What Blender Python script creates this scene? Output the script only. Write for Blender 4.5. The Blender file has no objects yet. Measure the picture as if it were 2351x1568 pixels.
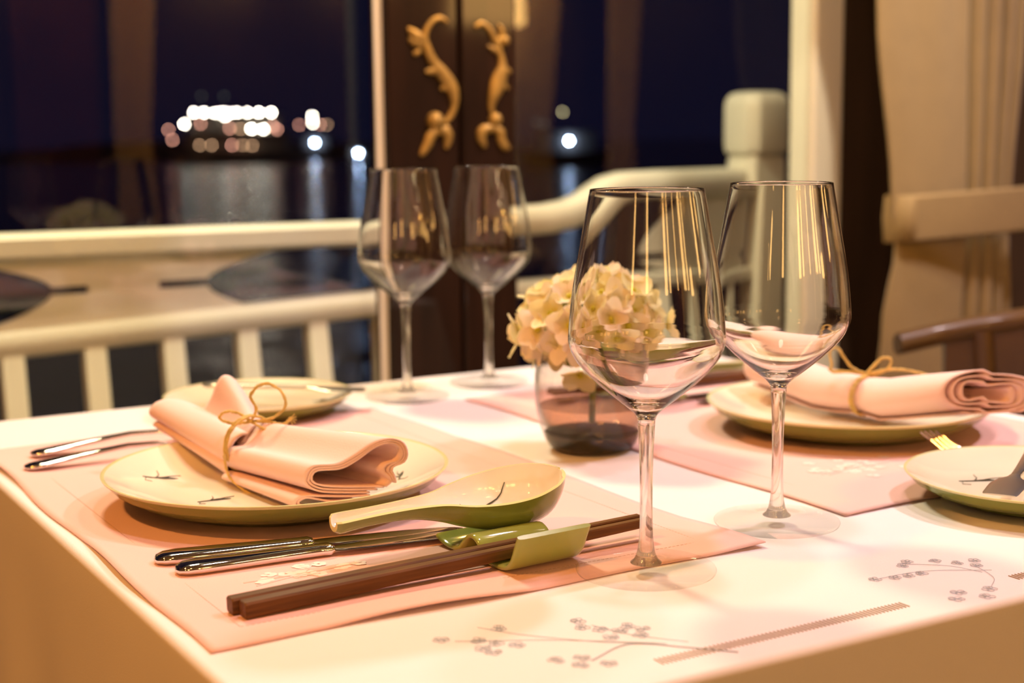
import bpy, bmesh, math, random
from mathutils import Vector, Matrix
random.seed(7)
PI = math.pi
C = bpy.context.scene.collection
scene = bpy.context.scene
V = Vector

# ------------------------------------------------------------------ camera
PITCH, YAW, ROLL = .13965, .53436, -.01015
FH = V((math.sin(YAW), math.cos(YAW), 0)); R0 = V((math.cos(YAW), -math.sin(YAW), 0)); UP = V((0, 0, 1))
F_ = FH * math.cos(PITCH) - UP * math.sin(PITCH)
U0 = FH * math.sin(PITCH) + UP * math.cos(PITCH)
RR = R0 * math.cos(ROLL) + U0 * math.sin(ROLL)
UU = U0 * math.cos(ROLL) - R0 * math.sin(ROLL)
cam_d = bpy.data.cameras.new('camera')
cam = bpy.data.objects.new('camera', cam_d); C.objects.link(cam)
cam.matrix_world = Matrix(((RR.x, UU.x, -F_.x, 0), (RR.y, UU.y, -F_.y, 0), (RR.z, UU.z, -F_.z, 1.0144), (0, 0, 0, 1)))
cam_d.sensor_width = 36; cam_d.sensor_fit = 'HORIZONTAL'; cam_d.lens = 3407 / 2351 * 36
cam_d.clip_start = .05; cam_d.clip_end = 1000
cam_d.dof.use_dof = True; cam_d.dof.focus_distance = .935; cam_d.dof.aperture_fstop = 5.6
scene.camera = cam
scene.view_settings.view_transform = 'Standard'; scene.view_settings.look = 'None'
scene.view_settings.gamma = 1; scene.view_settings.use_curve_mapping = False
scene.view_settings.exposure = 0.0
scene.cycles.max_bounces = 14; scene.cycles.transparent_max_bounces = 24
scene.cycles.transmission_bounces = 12; scene.cycles.glossy_bounces = 6; scene.cycles.diffuse_bounces = 4
scene.cycles.sample_clamp_indirect = 4
scene.cycles.use_denoising = True

# ------------------------------------------------------------------ world: night sky
w = bpy.data.worlds.new('night'); scene.world = w; w.use_nodes = True
w.node_tree.nodes['Background'].inputs[0].default_value = (.22, .26, 1, 1)
w.node_tree.nodes['Background'].inputs[1].default_value = .015

# ------------------------------------------------------------------ lights of the room
def light(name, kind, loc, power, col, size=.1, rot=None, spot=None, blend=.5):
    d = bpy.data.lights.new(name, kind); d.energy = power; d.color = col
    if kind == 'AREA': d.shape = 'DISK'; d.size = size
    else: d.shadow_soft_size = size
    if kind == 'SPOT': d.spot_size = spot; d.spot_blend = blend
    o = bpy.data.objects.new(name, d); C.objects.link(o); o.location = loc
    if rot: o.rotation_euler = rot
    return o
WARM = (1, .81, .86); TUNG = (1, .40, .07)
KEYS = [(1.45, 1.30, 7.5), (.62, .80, 6), (1.95, .75, 28)]  # first follows the shadows; the rest are added to brighten cloth and post
for x, y, p in KEYS:
    light('downlight_beam', 'AREA', (x, y, 2.42), p, WARM, .16)
for x, y, p in [(-.6, -.8, 5), (1.9, -.9, 2), (3.4, -.9, 6), (-.9, .6, 36), (2.4, -3.6, 26), (5.0, -3.6, 13)]:
    light('downlight_glow', 'AREA', (x, y, 2.42), p, TUNG, .16)  # added orange fill for the cloth drops and the mirrored back wall
_d = V((1.62, 1.80, 1.10)) - V((1.35, .95, 2.44))
light('window_spot_beam', 'SPOT', (1.35, .95, 2.44), 95, (1, .84, .62), .04, _d.to_track_quat('-Z', 'Y').to_euler(), math.radians(24), .7)  # added beam that brightens the white window post
light('wall_lamp_glow', 'POINT', (1.02, 1.632, 1.465), 5, (1, .58, .16), .03)
light('deck_lamp_glow', 'AREA', (.55, 2.1, 2.3), 42, (1, .88, .56), .3)

# ------------------------------------------------------------------ materials
def lin(c):
    return tuple(((v / 255) / 12.92 if v / 255 <= .04045 else ((v / 255 + .055) / 1.055) ** 2.4) for v in c)
def mat(name, col, rough=.5, metal=0, var=0, scale=40, bump=0, bscale=200, spec=.5, trans=0, coat=0, sheen=0, stretch=None):
    m = bpy.data.materials.new(name); m.use_nodes = True
    nt = m.node_tree; b = nt.nodes['Principled BSDF']
    b.inputs['Base Color'].default_value = (*col, 1); b.inputs['Roughness'].default_value = rough
    b.inputs['Metallic'].default_value = metal; b.inputs['Specular IOR Level'].default_value = spec
    b.inputs['Coat Weight'].default_value = coat; b.inputs['Coat Roughness'].default_value = .05
    if sheen: b.inputs['Sheen Weight'].default_value = sheen
    tc = nt.nodes.new('ShaderNodeTexCoord'); src = tc.outputs['Object']
    if stretch:
        mp = nt.nodes.new('ShaderNodeMapping'); mp.inputs['Scale'].default_value = stretch
        nt.links.new(src, mp.inputs[0]); src = mp.outputs[0]
    if var:
        n = nt.nodes.new('ShaderNodeTexNoise'); n.inputs['Scale'].default_value = scale; n.inputs['Detail'].default_value = 5
        nt.links.new(src, n.inputs['Vector'])
        r = nt.nodes.new('ShaderNodeValToRGB')
        r.color_ramp.elements[0].position = .3; r.color_ramp.elements[1].position = .7
        r.color_ramp.elements[0].color = (*[c * (1 - var) for c in col], 1)
        r.color_ramp.elements[1].color = (*[min(1, c * (1 + var)) for c in col], 1)
        nt.links.new(n.outputs['Fac'], r.inputs[0]); nt.links.new(r.outputs[0], b.inputs['Base Color'])
    if bump:
        n2 = nt.nodes.new('ShaderNodeTexNoise'); n2.inputs['Scale'].default_value = bscale; n2.inputs['Detail'].default_value = 3
        nt.links.new(src, n2.inputs['Vector'])
        bp = nt.nodes.new('ShaderNodeBump'); bp.inputs['Strength'].default_value = bump; bp.inputs['Distance'].default_value = .002
        nt.links.new(n2.outputs['Fac'], bp.inputs['Height']); nt.links.new(bp.outputs[0], b.inputs['Normal'])
    if trans:   # thin leaf-like translucency
        t = nt.nodes.new('ShaderNodeBsdfTranslucent'); t.inputs[0].default_value = (*col, 1)
        mx = nt.nodes.new('ShaderNodeMixShader'); mx.inputs[0].default_value = trans
        out = nt.nodes['Material Output']
        nt.links.new(b.outputs[0], mx.inputs[1]); nt.links.new(t.outputs[0], mx.inputs[2]); nt.links.new(mx.outputs[0], out.inputs[0])
    return m
def emit(name, col, s):
    m = bpy.data.materials.new(name); m.use_nodes = True; nt = m.node_tree; nt.nodes.clear()
    e = nt.nodes.new('ShaderNodeEmission'); e.inputs[0].default_value = (*col, 1); e.inputs[1].default_value = s
    o = nt.nodes.new('ShaderNodeOutputMaterial'); nt.links.new(e.outputs[0], o.inputs[0]); return m
def sheet_glass(name, tint=(1, 1, 1), edge=.8, r0=.04, rough=0.0, edge_pow=3, sp=5):
    """glass whose two faces are modelled: straight-through light plus Schlick mirror reflection, denser where the path is long"""
    m = bpy.data.materials.new(name); m.use_nodes = True; nt = m.node_tree; nt.nodes.clear()
    N = nt.nodes.new; L = nt.links.new
    lw = N('ShaderNodeLayerWeight'); lw.inputs[0].default_value = .5
    p = N('ShaderNodeMath'); p.operation = 'POWER'; p.inputs[1].default_value = sp; L(lw.outputs['Facing'], p.inputs[0])
    ma = N('ShaderNodeMath'); ma.operation = 'MULTIPLY_ADD'; ma.inputs[1].default_value = 1 - r0; ma.inputs[2].default_value = r0; L(p.outputs[0], ma.inputs[0])
    p2 = N('ShaderNodeMath'); p2.operation = 'POWER'; p2.inputs[1].default_value = edge_pow; L(lw.outputs['Facing'], p2.inputs[0])
    mc = N('ShaderNodeMix'); mc.data_type = 'RGBA'
    mc.inputs[6].default_value = (*tint, 1); mc.inputs[7].default_value = (*[c * edge for c in tint], 1); L(p2.outputs[0], mc.inputs[0])
    t = N('ShaderNodeBsdfTransparent'); L(mc.outputs[2], t.inputs[0])
    g = N('ShaderNodeBsdfGlossy'); g.inputs['Roughness'].default_value = rough
    mx = N('ShaderNodeMixShader'); L(ma.outputs[0], mx.inputs[0]); L(t.outputs[0], mx.inputs[1]); L(g.outputs[0], mx.inputs[2])
    o = N('ShaderNodeOutputMaterial'); L(mx.outputs[0], o.inputs[0]); return m
def solid_glass(name, through=.4, col=(1, 1, 1), ior=1.5):
    m = bpy.data.materials.new(name); m.use_nodes = True; nt = m.node_tree; nt.nodes.clear()
    N = nt.nodes.new; L = nt.links.new
    g = N('ShaderNodeBsdfGlass'); g.inputs['IOR'].default_value = ior; g.inputs['Roughness'].default_value = 0; g.inputs[0].default_value = (*col, 1)
    t = N('ShaderNodeBsdfTransparent'); t.inputs[0].default_value = (*col, 1)
    mx = N('ShaderNodeMixShader'); mx.inputs[0].default_value = through
    L(g.outputs[0], mx.inputs[1]); L(t.outputs[0], mx.inputs[2])
    o = N('ShaderNodeOutputMaterial'); L(mx.outputs[0], o.inputs[0]); return m

M = dict(
    cloth=mat('tablecloth_linen', (.79, .73, .76), .85, bump=.08, bscale=900, spec=.2),
    pink=mat('peach_linen', (.80, .50, .475), .85, bump=.1, bscale=900, spec=.2),
    napkin=mat('peach_napkin', (.84, .60, .575), .85, bump=.1, bscale=700, spec=.2),
    hem=mat('hem_thread', (.62, .38, .31), .9), white_thread=mat('white_thread', (.87, .68, .64), .7),
    grey_thread=mat('grey_thread', (.34, .39, .48), .8), brown_thread=mat('open_hem_thread', (.36, .27, .18), .9),
    cream=mat('cream_glaze', (.87, .79, .64), .12, var=.04, scale=9, coat=.5),
    green=mat('green_glaze', (.22, .26, .06), .14, var=.08, scale=14, coat=.25),
    lgreen=mat('pale_green_glaze', (.33, .40, .10), .14, var=.08, scale=20, coat=.5),
    spoon_cream=mat('spoon_cream_glaze', (.85, .81, .73), .12, var=.03, scale=12, coat=.5),
    rim=mat('rim_glaze', (.74, .70, .36), .12, coat=.5),
    ink=mat('ink', (.05, .045, .02), .5),
    steel=mat('polished_steel', (.75, .72, .68), .06, 1, bump=.02, bscale=30),
    dull_steel=mat('satin_steel', (.55, .50, .44), .28, 1),
    stick=mat('chopstick_wood', (.115, .047, .012), .42, var=.35, scale=30, stretch=(.6, 12, 12), spec=.2),
    raffia=mat('raffia', (.62, .43, .13), .7, var=.25, scale=120),
    petal=mat('petal', (.90, .84, .50), .6, var=.08, scale=60, trans=.35), petal2=mat('pale_petal', (.92, .80, .62), .6, var=.06, scale=60, trans=.35),
    heart=mat('flower_heart', (.68, .64, .05), .6, trans=.2), stem=mat('plant_stem', (.20, .26, .05), .5),
    wood=mat('dark_mahogany', (.018, .007, .004), .5, var=.4, scale=6, stretch=(6, 6, .6), spec=.12, coat=.5),
    wall=mat('dark_wall_wood', (.035, .018, .012), .5, var=.35, scale=5, stretch=(5, 5, .5)),
    gold=mat('gold_leaf', (.42, .27, .07), .45, .45, var=.2, scale=60),
    white=mat('white_paint', (.84, .80, .68), .35, var=.03, scale=8),
    curtain=mat('beige_curtain', (.265, .182, .068), .8, var=.05, scale=25, sheen=.2, bump=.08, bscale=500),
    chair=mat('brown_chair_wood', (.10, .05, .014), .3, var=.3, scale=8, coat=.3),
    pale_curtain=mat('pale_curtain', (.80, .68, .48), .8, var=.05, scale=25),
    seat=mat('seat_fabric', (.35, .25, .14), .9),
    floor=mat('floor_boards', (.10, .05, .025), .4, var=.3, scale=6, stretch=(1, 8, 1)),
    ceil=mat('ceiling_paint', (.45, .38, .28), .8, var=.03, scale=4),
    table=mat('table_wood', (.12, .06, .03), .5, var=.3, scale=6),
    black=mat('dark_metal', (.03, .025, .02), .4),
    hull=mat('boat_paint', (.16, .14, .12), .6, var=.1, scale=.5),
    deck=mat('deck_boards', (.06, .04, .03), .5, var=.3, scale=5),
    hill=mat('night_rock', (.02, .022, .02), .9, var=.4, scale=.2),
    pane=sheet_glass('window_glass', (.97, .975, .96), .85, .045),
    bowl=solid_glass('wine_glass', .0, (.995, .99, .98), 1.5),
    foot=sheet_glass('wine_glass_foot', (.996, .993, .985), .80, .02, edge_pow=10, sp=10),
    stemglass=solid_glass('wine_glass_stem', .3, (.985, .975, .95)),
    vase=sheet_glass('smoked_glass', (.95, .925, .89), .55, .05, edge_pow=4, sp=6),
    vbase=sheet_glass('smoked_glass_base', (.30, .24, .20), .4, .05),
    water=sheet_glass('vase_water', (.80, .72, .63), .75, .03),
    bulb=emit('clear_bulb', (1, .74, .42), 50),
    lamp=emit('lamp_glass', (1, .54, .16), 15), disc=emit('downlight_glass', (1, .74, .45), 12),
)

def petal_heart(m, inner):
    nt = m.node_tree; b = nt.nodes['Principled BSDF']; N = nt.nodes.new; L = nt.links.new
    tc = N('ShaderNodeTexCoord'); ln = N('ShaderNodeVectorMath'); ln.operation = 'LENGTH'; L(tc.outputs['Object'], ln.inputs[0])
    mr = N('ShaderNodeMapRange'); mr.inputs[1].default_value = .0015; mr.inputs[2].default_value = .0095; L(ln.outputs['Value'], mr.inputs[0])
    mx = N('ShaderNodeMix'); mx.data_type = 'RGBA'; mx.inputs[6].default_value = (*inner, 1)
    src = b.inputs['Base Color'].links[0].from_socket; L(src, mx.inputs[7]); L(mr.outputs[0], mx.inputs[0]); L(mx.outputs[2], b.inputs['Base Color'])
petal_heart(M['petal'], (.72, .66, .06)); petal_heart(M['petal2'], (.78, .72, .16))

# ------------------------------------------------------------------ mesh helpers
class MB:
    def __init__(s): s.v = []; s.f = []; s.m = []
    def add(s, vs, fs, mi=0):
        o = len(s.v); s.v += [tuple(x) for x in vs]
        for f in fs: s.f.append(tuple(i + o for i in f)); s.m.append(mi)
        return s
    def box(s, a, b, mi=0):
        x0, y0, z0 = a; x1, y1, z1 = b
        return s.add([(x0, y0, z0), (x1, y0, z0), (x1, y1, z0), (x0, y1, z0), (x0, y0, z1), (x1, y0, z1), (x1, y1, z1), (x0, y1, z1)],
                     [(0, 3, 2, 1), (4, 5, 6, 7), (0, 1, 5, 4), (1, 2, 6, 5), (2, 3, 7, 6), (3, 0, 4, 7)], mi)
    def loft(s, rings, cap0=True, cap1=True, closed=True, mi=0):
        n = len(rings[0]); vs = [p for r in rings for p in r]; fs = []
        for i in range(len(rings) - 1):
            for j in range(n if closed else n - 1):
                k = (j + 1) % n
                fs.append((i * n + j, i * n + k, (i + 1) * n + k, (i + 1) * n + j))
        if cap0: fs.append(tuple(reversed(range(n))))
        if cap1: fs.append(tuple(range((len(rings) - 1) * n, len(rings) * n)))
        return s.add(vs, fs, mi)
    def lathe(s, prof, c=(0, 0, 0), n=64, mi=0):
        rings = []
        for r, z in prof:
            r = max(r, 1e-5)
            rings.append([(c[0] + r * math.cos(2 * PI * i / n), c[1] + r * math.sin(2 * PI * i / n), c[2] + z) for i in range(n)])
        return s.loft(rings, False, False, True, mi)
    def tube(s, pts, r, n=8, mi=0, cap=True):
        pts = [V(p) for p in pts]; rings = []; up = V((0, 0, 1)); pn = None
        for i, p in enumerate(pts):
            t = (pts[min(i + 1, len(pts) - 1)] - pts[max(i - 1, 0)]).normalized()
            if pn is None:
                a = up if abs(t.z) < .9 else V((1, 0, 0)); nrm = t.cross(a).normalized()
            else:
                nrm = (pn - t * pn.dot(t)); nrm = nrm.normalized() if nrm.length > 1e-6 else t.orthogonal().normalized()
            pn = nrm; b = t.cross(nrm)
            rad = r[i] if isinstance(r, (list, tuple)) else r
            rings.append([p + nrm * rad * math.cos(2 * PI * k / n) + b * rad * math.sin(2 * PI * k / n) for k in range(n)])
        return s.loft(rings, cap, cap, True, mi)
    def prism(s, poly, axis0, ex, ez, ey, t, mi=0):
        """polygon of (a,b) extruded: axis0 + ex*a + ez*b, depth ey*t"""
        n = len(poly); o = V(axis0)
        vs = [o + V(ex) * a + V(ez) * b for a, b in poly] + [o + V(ex) * a + V(ez) * b + V(ey) * t for a, b in poly]
        fs = [tuple(range(n)), tuple(reversed(range(n, 2 * n)))] + [(i, (i + 1) % n, n + (i + 1) % n, n + i) for i in range(n)]
        return s.add(vs, fs, mi)
    def build(s, name, m, parent=None, smooth=40, loc=None, bevel=0, solid=0, fix=True):
        me = bpy.data.meshes.new(name)
        me.from_pydata(s.v, [], s.f)
        ms = m if isinstance(m, (list, tuple)) else [m]
        for x in ms: me.materials.append(x)
        me.polygons.foreach_set('material_index', s.m)
        if fix:
            bm = bmesh.new(); bm.from_mesh(me); bmesh.ops.recalc_face_normals(bm, faces=bm.faces); bm.to_mesh(me); bm.free()
        if smooth:
            me.polygons.foreach_set('use_smooth', [True] * len(me.polygons))
            me.set_sharp_from_angle(angle=math.radians(smooth))
        o = bpy.data.objects.new(name, me); C.objects.link(o)
        if parent: o.parent = parent
        if loc is not None: o.location = loc
        if bevel:
            b = o.modifiers.new('bevel', 'BEVEL'); b.width = bevel; b.segments = 3; b.limit_method = 'ANGLE'
        if solid:
            b = o.modifiers.new('thickness', 'SOLIDIFY'); b.thickness = solid; b.offset = 0
        return o
def thing(name, label, cat, loc=(0, 0, 0), rz=0, group=None):
    o = bpy.data.objects.new(name, None); C.objects.link(o); o.empty_display_size = .05
    o.location = loc; o.rotation_euler = (0, 0, rz); o['label'] = label; o['category'] = cat
    if group: o['group'] = group
    return o
def tag(o, label, cat, group=None, kind=None):
    o['label'] = label; o['category'] = cat
    if group: o['group'] = group
    if kind: o['kind'] = kind
    return o
def struct(name, mb, m, label=None, cat=None, parent=None, smooth=40, bevel=0):
    o = mb.build(name, m, parent, smooth, bevel=bevel); o['kind'] = 'structure'
    if label: o['label'] = label
    if cat: o['category'] = cat
    return o
def copy_tree(o, parent=None):
    c = o.copy(); C.objects.link(c); c.parent = parent
    for ch in list(o.children):
        d = ch.copy(); C.objects.link(d); d.parent = c
        for g in list(ch.children):
            e = g.copy(); C.objects.link(e); e.parent = d
    return c
def dup(o, loc, rz, label, group=None):
    c = copy_tree(o); c.location = loc; c.rotation_euler = (0, 0, rz); c['label'] = label
    if group: c['group'] = group
    return c
def spline(pts, n):
    """Catmull-Rom through pts, n samples, evenly by length"""
    P = [V(p) for p in pts]; P = [P[0] * 2 - P[1]] + P + [P[-1] * 2 - P[-2]]
    dense = []
    for i in range(1, len(P) - 2):
        p0, p1, p2, p3 = P[i - 1:i + 3]
        for k in range(16):
            t = k / 16
            dense.append(.5 * ((2 * p1) + (p2 - p0) * t + (2 * p0 - 5 * p1 + 4 * p2 - p3) * t * t + (3 * p1 - p0 - 3 * p2 + p3) * t ** 3))
    dense.append(P[-2].copy())
    L = [0]
    for a, b in zip(dense, dense[1:]): L.append(L[-1] + (b - a).length)
    out = []; j = 0
    for i in range(n):
        d = L[-1] * i / (n - 1)
        while j < len(L) - 2 and L[j + 1] < d: j += 1
        k = (d - L[j]) / max(L[j + 1] - L[j], 1e-9)
        out.append(dense[j].lerp(dense[j + 1], min(max(k, 0), 1)))
    return out
def v3(p): return V((p[0], p[1], p[2] if len(p) > 2 else 0))

# ================================================================== THE ROOM
WY = 1.80
struct('floor', MB().box((-2, -4.6, -.05), (7, WY, 0)), M['floor'], smooth=0)
struct('ceiling', MB().box((-2, -4.6, 2.5), (7, 2.0, 2.55)), M['ceil'], smooth=0)
struct('wall_back', MB().box((-2, -4.65, 0), (7, -4.6, 2.5)), M['wall'], smooth=0)
struct('wall_left', MB().box((-2.05, -4.6, 0), (-2, WY, 2.5)), M['wall'], smooth=0)
struct('wall_right', MB().box((7, -4.6, 0), (7.05, WY, 2.5)), M['wall'], smooth=0)
# window wall: apron, header and the dark timber beside the curtain
struct('wall_front', MB().box((-2, WY, 0), (1.624, WY + .06, .42)).box((-2, WY, 2.3), (1.624, WY + .06, 2.5)).box((1.689, WY, 0), (7, WY + .06, 2.5)), M['wall'], smooth=0)
def window(n, x0, x1):
    r = bpy.data.objects.new('window_%d' % n, None); C.objects.link(r); r['kind'] = 'structure'; r.location = (0, 0, 0)
    MB().box((x0, WY + .012, .42), (x1, WY + .018, 2.3)).build('pane', M['pane'], r, 0)
    f = MB().box((x1 - .010, WY - .029, .40), (x1 + .001, WY - .026, 2.3)) if n == 1 else MB()
    f.box((x0, WY - .03, .395), (x1, WY + .05, .425)); f.build('window_frame', M['white'], r, 0)
    return r
window(1, -1.99, .856); window(2, 1.058, 1.624)
struct('trim_1', MB().box((1.625, WY, 0), (1.688, WY + .06, 2.5)), M['white'], 'broad white painted window post left of the beige curtain', 'window post', bevel=.006)

# dark wooden pilaster with gilded carving
col = thing('carved_pilaster', 'dark mahogany pilaster with two gilded leaf scrolls between the windows', 'pilaster', (0, 0, 0))
MB().box((.857, 1.785, 0), (1.056, 1.808, 2.5)).build('backboard', M['wood'], col, 0)
for a, b in ((.859, .9645), (.9685, 1.054)):
    MB().box((a, 1.762, 0), (b, 1.786, 2.5)).build('panel', M['wood'], col, 0, bevel=.004)
def scroll(name, limbs, blobs, xr):
    """gilded S-scroll: limb points are (x, z, half width) in millimetres from the panel line x = xr at z = 1.0775"""
    P = lambda x, z, y=0: V((xr + x / 1000, 1.7605 + y, 1.0775 + z / 1000))
    mb = MB()
    for pts in limbs:
        sp = spline([(p[0], p[1], p[2]) for p in pts], 30)
        rings = []
        for i, p in enumerate(sp):
            q, o = sp[min(i + 1, 29)], sp[max(i - 1, 0)]; t = V((q.x - o.x, q.y - o.y, 0)).normalized(); n = V((-t.y, t.x, 0))
            r = max(p.z, .8)
            rings.append([P(p.x + n.x * r * math.cos(a), p.y + n.y * r * math.cos(a), -.0008 * min(r, 8) * math.sin(a)) for a in [2 * PI * k / 14 for k in range(14)]])
        mb.loft(rings)
    for x, z, r in blobs:
        mb.loft([[P(x + r * math.sin(PI * i / 10) * math.cos(2 * PI * k / 18), z + r * math.sin(PI * i / 10) * math.sin(2 * PI * k / 18), -.0009 * r * math.cos(PI * i / 10)) for k in range(18)] for i in range(11)])
    return mb.build(name, M['gold'], col, 60)
def zp(pts, x0): return [((x - x0) * .160, (804 - y) * .137, w_ * .148 / 2) for x, y, w_ in pts]
scroll('gilded_scroll', [zp(p, 715) for p in (
    [(600, 205, 30), (545, 165, 48), (470, 190, 52), (412, 265, 54), (388, 360, 62), (412, 470, 84), (465, 580, 84), (545, 690, 120), (620, 800, 125), (655, 900, 95), (655, 1000, 68), (615, 1100, 58), (555, 1165, 40)],
    [(385, 400, 70), (320, 350, 110), (270, 300, 70), (232, 268, 22)], [(370, 430, 60), (300, 400, 80), (240, 365, 24)], [(345, 480, 40), (300, 505, 45), (285, 515, 30)],
    [(540, 640, 90), (460, 665, 75), (390, 675, 30)], [(600, 780, 80), (560, 825, 60), (525, 835, 24)],
    [(500, 1225, 90), (430, 1280, 95), (400, 1360, 92), (350, 1445, 60), (325, 1465, 24)], [(520, 1225, 90), (585, 1260, 95), (590, 1330, 80), (570, 1410, 36)])],
    zp([(470, 1140, 160), (575, 1225, 80)], 715), .966)
scroll('gilded_scroll', [zp(p, 740) for p in (
    [(870, 240, 36), (930, 203, 50), (1000, 250, 54), (1055, 345, 62), (1088, 430, 64), (1118, 530, 62), (1125, 620, 92), (1100, 720, 150), (1070, 820, 150), (1035, 920, 100), (1015, 1010, 62), (1030, 1080, 40)],
    [(1080, 380, 60), (1130, 330, 70), (1120, 250, 50), (1090, 205, 20)], [(1085, 470, 50), (1035, 440, 44), (990, 415, 18)],
    [(1110, 640, 90), (1170, 655, 70), (1215, 665, 24)], [(1100, 780, 80), (1160, 815, 50), (1185, 835, 20)],
    [(1010, 1215, 80), (930, 1240, 100), (915, 1310, 90), (950, 1400, 40)], [(1020, 1215, 80), (1100, 1250, 85), (1110, 1330, 85), (1150, 1400, 80), (1195, 1415, 24)])],
    zp([(1150, 362, 100), (1052, 1135, 130)], 740), .969)

# wall lamp high on the pilaster (lights the carving)
wl = thing('wall_lamp', 'small brass wall lamp on the pilaster above the carving', 'lamp', (1.02, 1.762, 1.55))
MB().lathe([(0, 0), (.02, 0), (.02, .01), (0, .01)], n=24).build('back_plate', M['gold'], wl)
MB().tube([(0, 0, .01), (0, -.06, .03), (0, -.13, .02), (0, -.13, -.02)], .005).build('arm', M['gold'], wl)
MB().lathe([(.018, .0), (.05, -.07), (.049, -.07), (.017, 0)], (0, -.13, .0), 32).build('lamp_shade', M['gold'], wl)

# ------------------------------------------------------------------ curtains
def curtain_mesh(z0, z1, edge, nx=150, nz=40, folds=None):
    mb = MB(); rings = []
    for j in range(nz + 1):
        z = z0 + (z1 - z0) * j / nz; xl, xr = edge(z); r = []
        for i in range(nx + 1):
            s = i / nx; r.append((xl + (xr - xl) * s, folds(s, z), z))
        rings.append(r)
    return mb.loft(rings, False, False, False)
def interp(tab, z):
    for (a, x), (b, y) in zip(tab, tab[1:]):
        if z <= b: 
            t = (z - a) / (b - a); t = max(0, t); t = t * t * (3 - 2 * t); return x + (y - x) * t
    return tab[-1][1]
LT = [(0, 1.60), (.55, 1.622), (.72, 1.640), (.84, 1.664), (.90, 1.652), (1.2, 1.613), (1.6, 1.52), (2.3, 1.44)]
RT = [(0, 2.02), (.72, 1.985), (.84, 1.975), (.90, 1.978), (1.2, 2.0), (2.3, 2.12)]
def right_fold(s, z):
    y = 1.665 - .012 * math.cos((s - .1) * 4.2)
    for c, wd, d in ((.575, .022, .026), (.685, .018, .024), (.80, .020, .045), (.93, .03, .02)):
        y += d * math.exp(-((s - c + .05 * (z - .87) * (c - .5)) / wd) ** 2)
    y += .035 * max(0, s - .80) / .20
    y += .002 * math.sin(s * 22 + 3 * z) * min(1, abs(z - .87) * 1.5)
    return y
cu = thing('curtain', 'beige curtain gathered by a tie band at the right window post', 'curtain', (1.8, 1.68, 0))
def shift(mb, d): mb.v = [(x - d[0], y - d[1], z - d[2]) for x, y, z in mb.v]; return mb
shift(curtain_mesh(.04, 2.35, lambda z: (interp(LT, z), interp(RT, z)), folds=right_fold, nz=60), (1.8, 1.68, 0)).build('curtain_cloth', M['curtain'], cu, 60, solid=.004)
rings = []
for i in range(33):
    s = i / 32; x = 1.654 + .345 * s
    y = 1.640 - .008 * math.sin(PI * s) ; zo = .010 * s
    if s < .06: y += .03 * (1 - s / .06) ** 2
    rings.append([(x, y, .842 + zo), (x, y - .006, .846 + zo), (x, y - .008, .878 + zo), (x, y - .006, .910 + zo), (x, y, .914 + zo), (x, y + .004, .878 + zo)])
shift(MB().loft(rings), (1.8, 1.68, 0)).build('tie_band', M['curtain'], cu, 50, bevel=0)

def back_curtain(x0, x1, label):
    r = thing('curtain', label, 'curtain', (x0, -4.45, 0), 0, 'curtains on the opposite wall')
    n = max(3, int((x1 - x0) / .05))
    e = lambda z: (0 + .03 * math.sin(z), (x1 - x0) * (.75 + .25 * abs(z - 1.0)))
    curtain_mesh(.05, 2.3, e, 80, 16, lambda s, z: .02 * math.sin(s * n * 2 * PI)).build('curtain_cloth', M['pale_curtain'], r, 60, solid=.004)
for a, b, l in ((2.27, 2.56, 'beige curtain on the opposite wall mirrored faintly left of the boat lights'), (4.78, 5.18, 'beige curtain on the opposite wall mirrored right of the pilaster'), (5.50, 5.80, 'narrow curtain on the opposite wall mirrored left of the white newel post')):
    back_curtain(a, b, l)
struct('trim_2', MB().box((1.80, -4.6, 0), (2.24, -4.55, 2.5)), mat('reddish_panel', (.10, .03, .02), .5, var=.2, scale=4))

# ------------------------------------------------------------------ lamps of the room (out of the frame, many added for fill or for streaks in the glass)
def downlight(x, y, label):
    r = thing('ceiling_lamp', label, 'lamp', (x, y, 2.5), 0, 'round ceiling lamps')
    MB().lathe([(.085, 0), (.11, -.002), (.11, -.02), (.085, -.025), (.085, 0)], n=32).build('lamp_ring', M['gold'], r)
    MB().lathe([(0, -.012), (.085, -.012), (.085, -.004), (0, -.004)], n=32).build('diffuser', M['disc'], r)
for x, y, _ in KEYS: downlight(x, y, 'round ceiling lamp above the dining table')
downlight(1.35, .95, 'round ceiling lamp turned towards the window post')
for x, y in ((-.6, -.8), (1.9, -.9), (3.4, -.9), (-.9, .6), (2.4, -3.6), (5.0, -3.6)): downlight(x, y, 'round ceiling lamp over the rest of the room')
def lantern(x, y, z, rz, rad, h, label):  # glowing shades added so the glasses and pilaster mirror amber streaks
    r = thing('wall_lantern', label, 'lamp', (x, y, z), rz, 'tall shaded wall lanterns')
    MB().box((-rad * .5, -.10, h * .25), (rad * .5, -.085, h * .75)).build('back_plate', M['gold'], r, 0)
    MB().tube([(0, -.09, h * .5), (0, 0, h * .5)], .01).build('arm', M['gold'], r)
    MB().lathe([(rad * .9, 0), (rad, .01), (rad * .92, h - .01), (rad * .85, h), (0, h)], n=28).build('lamp_shade', M['lamp'], r)
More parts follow.
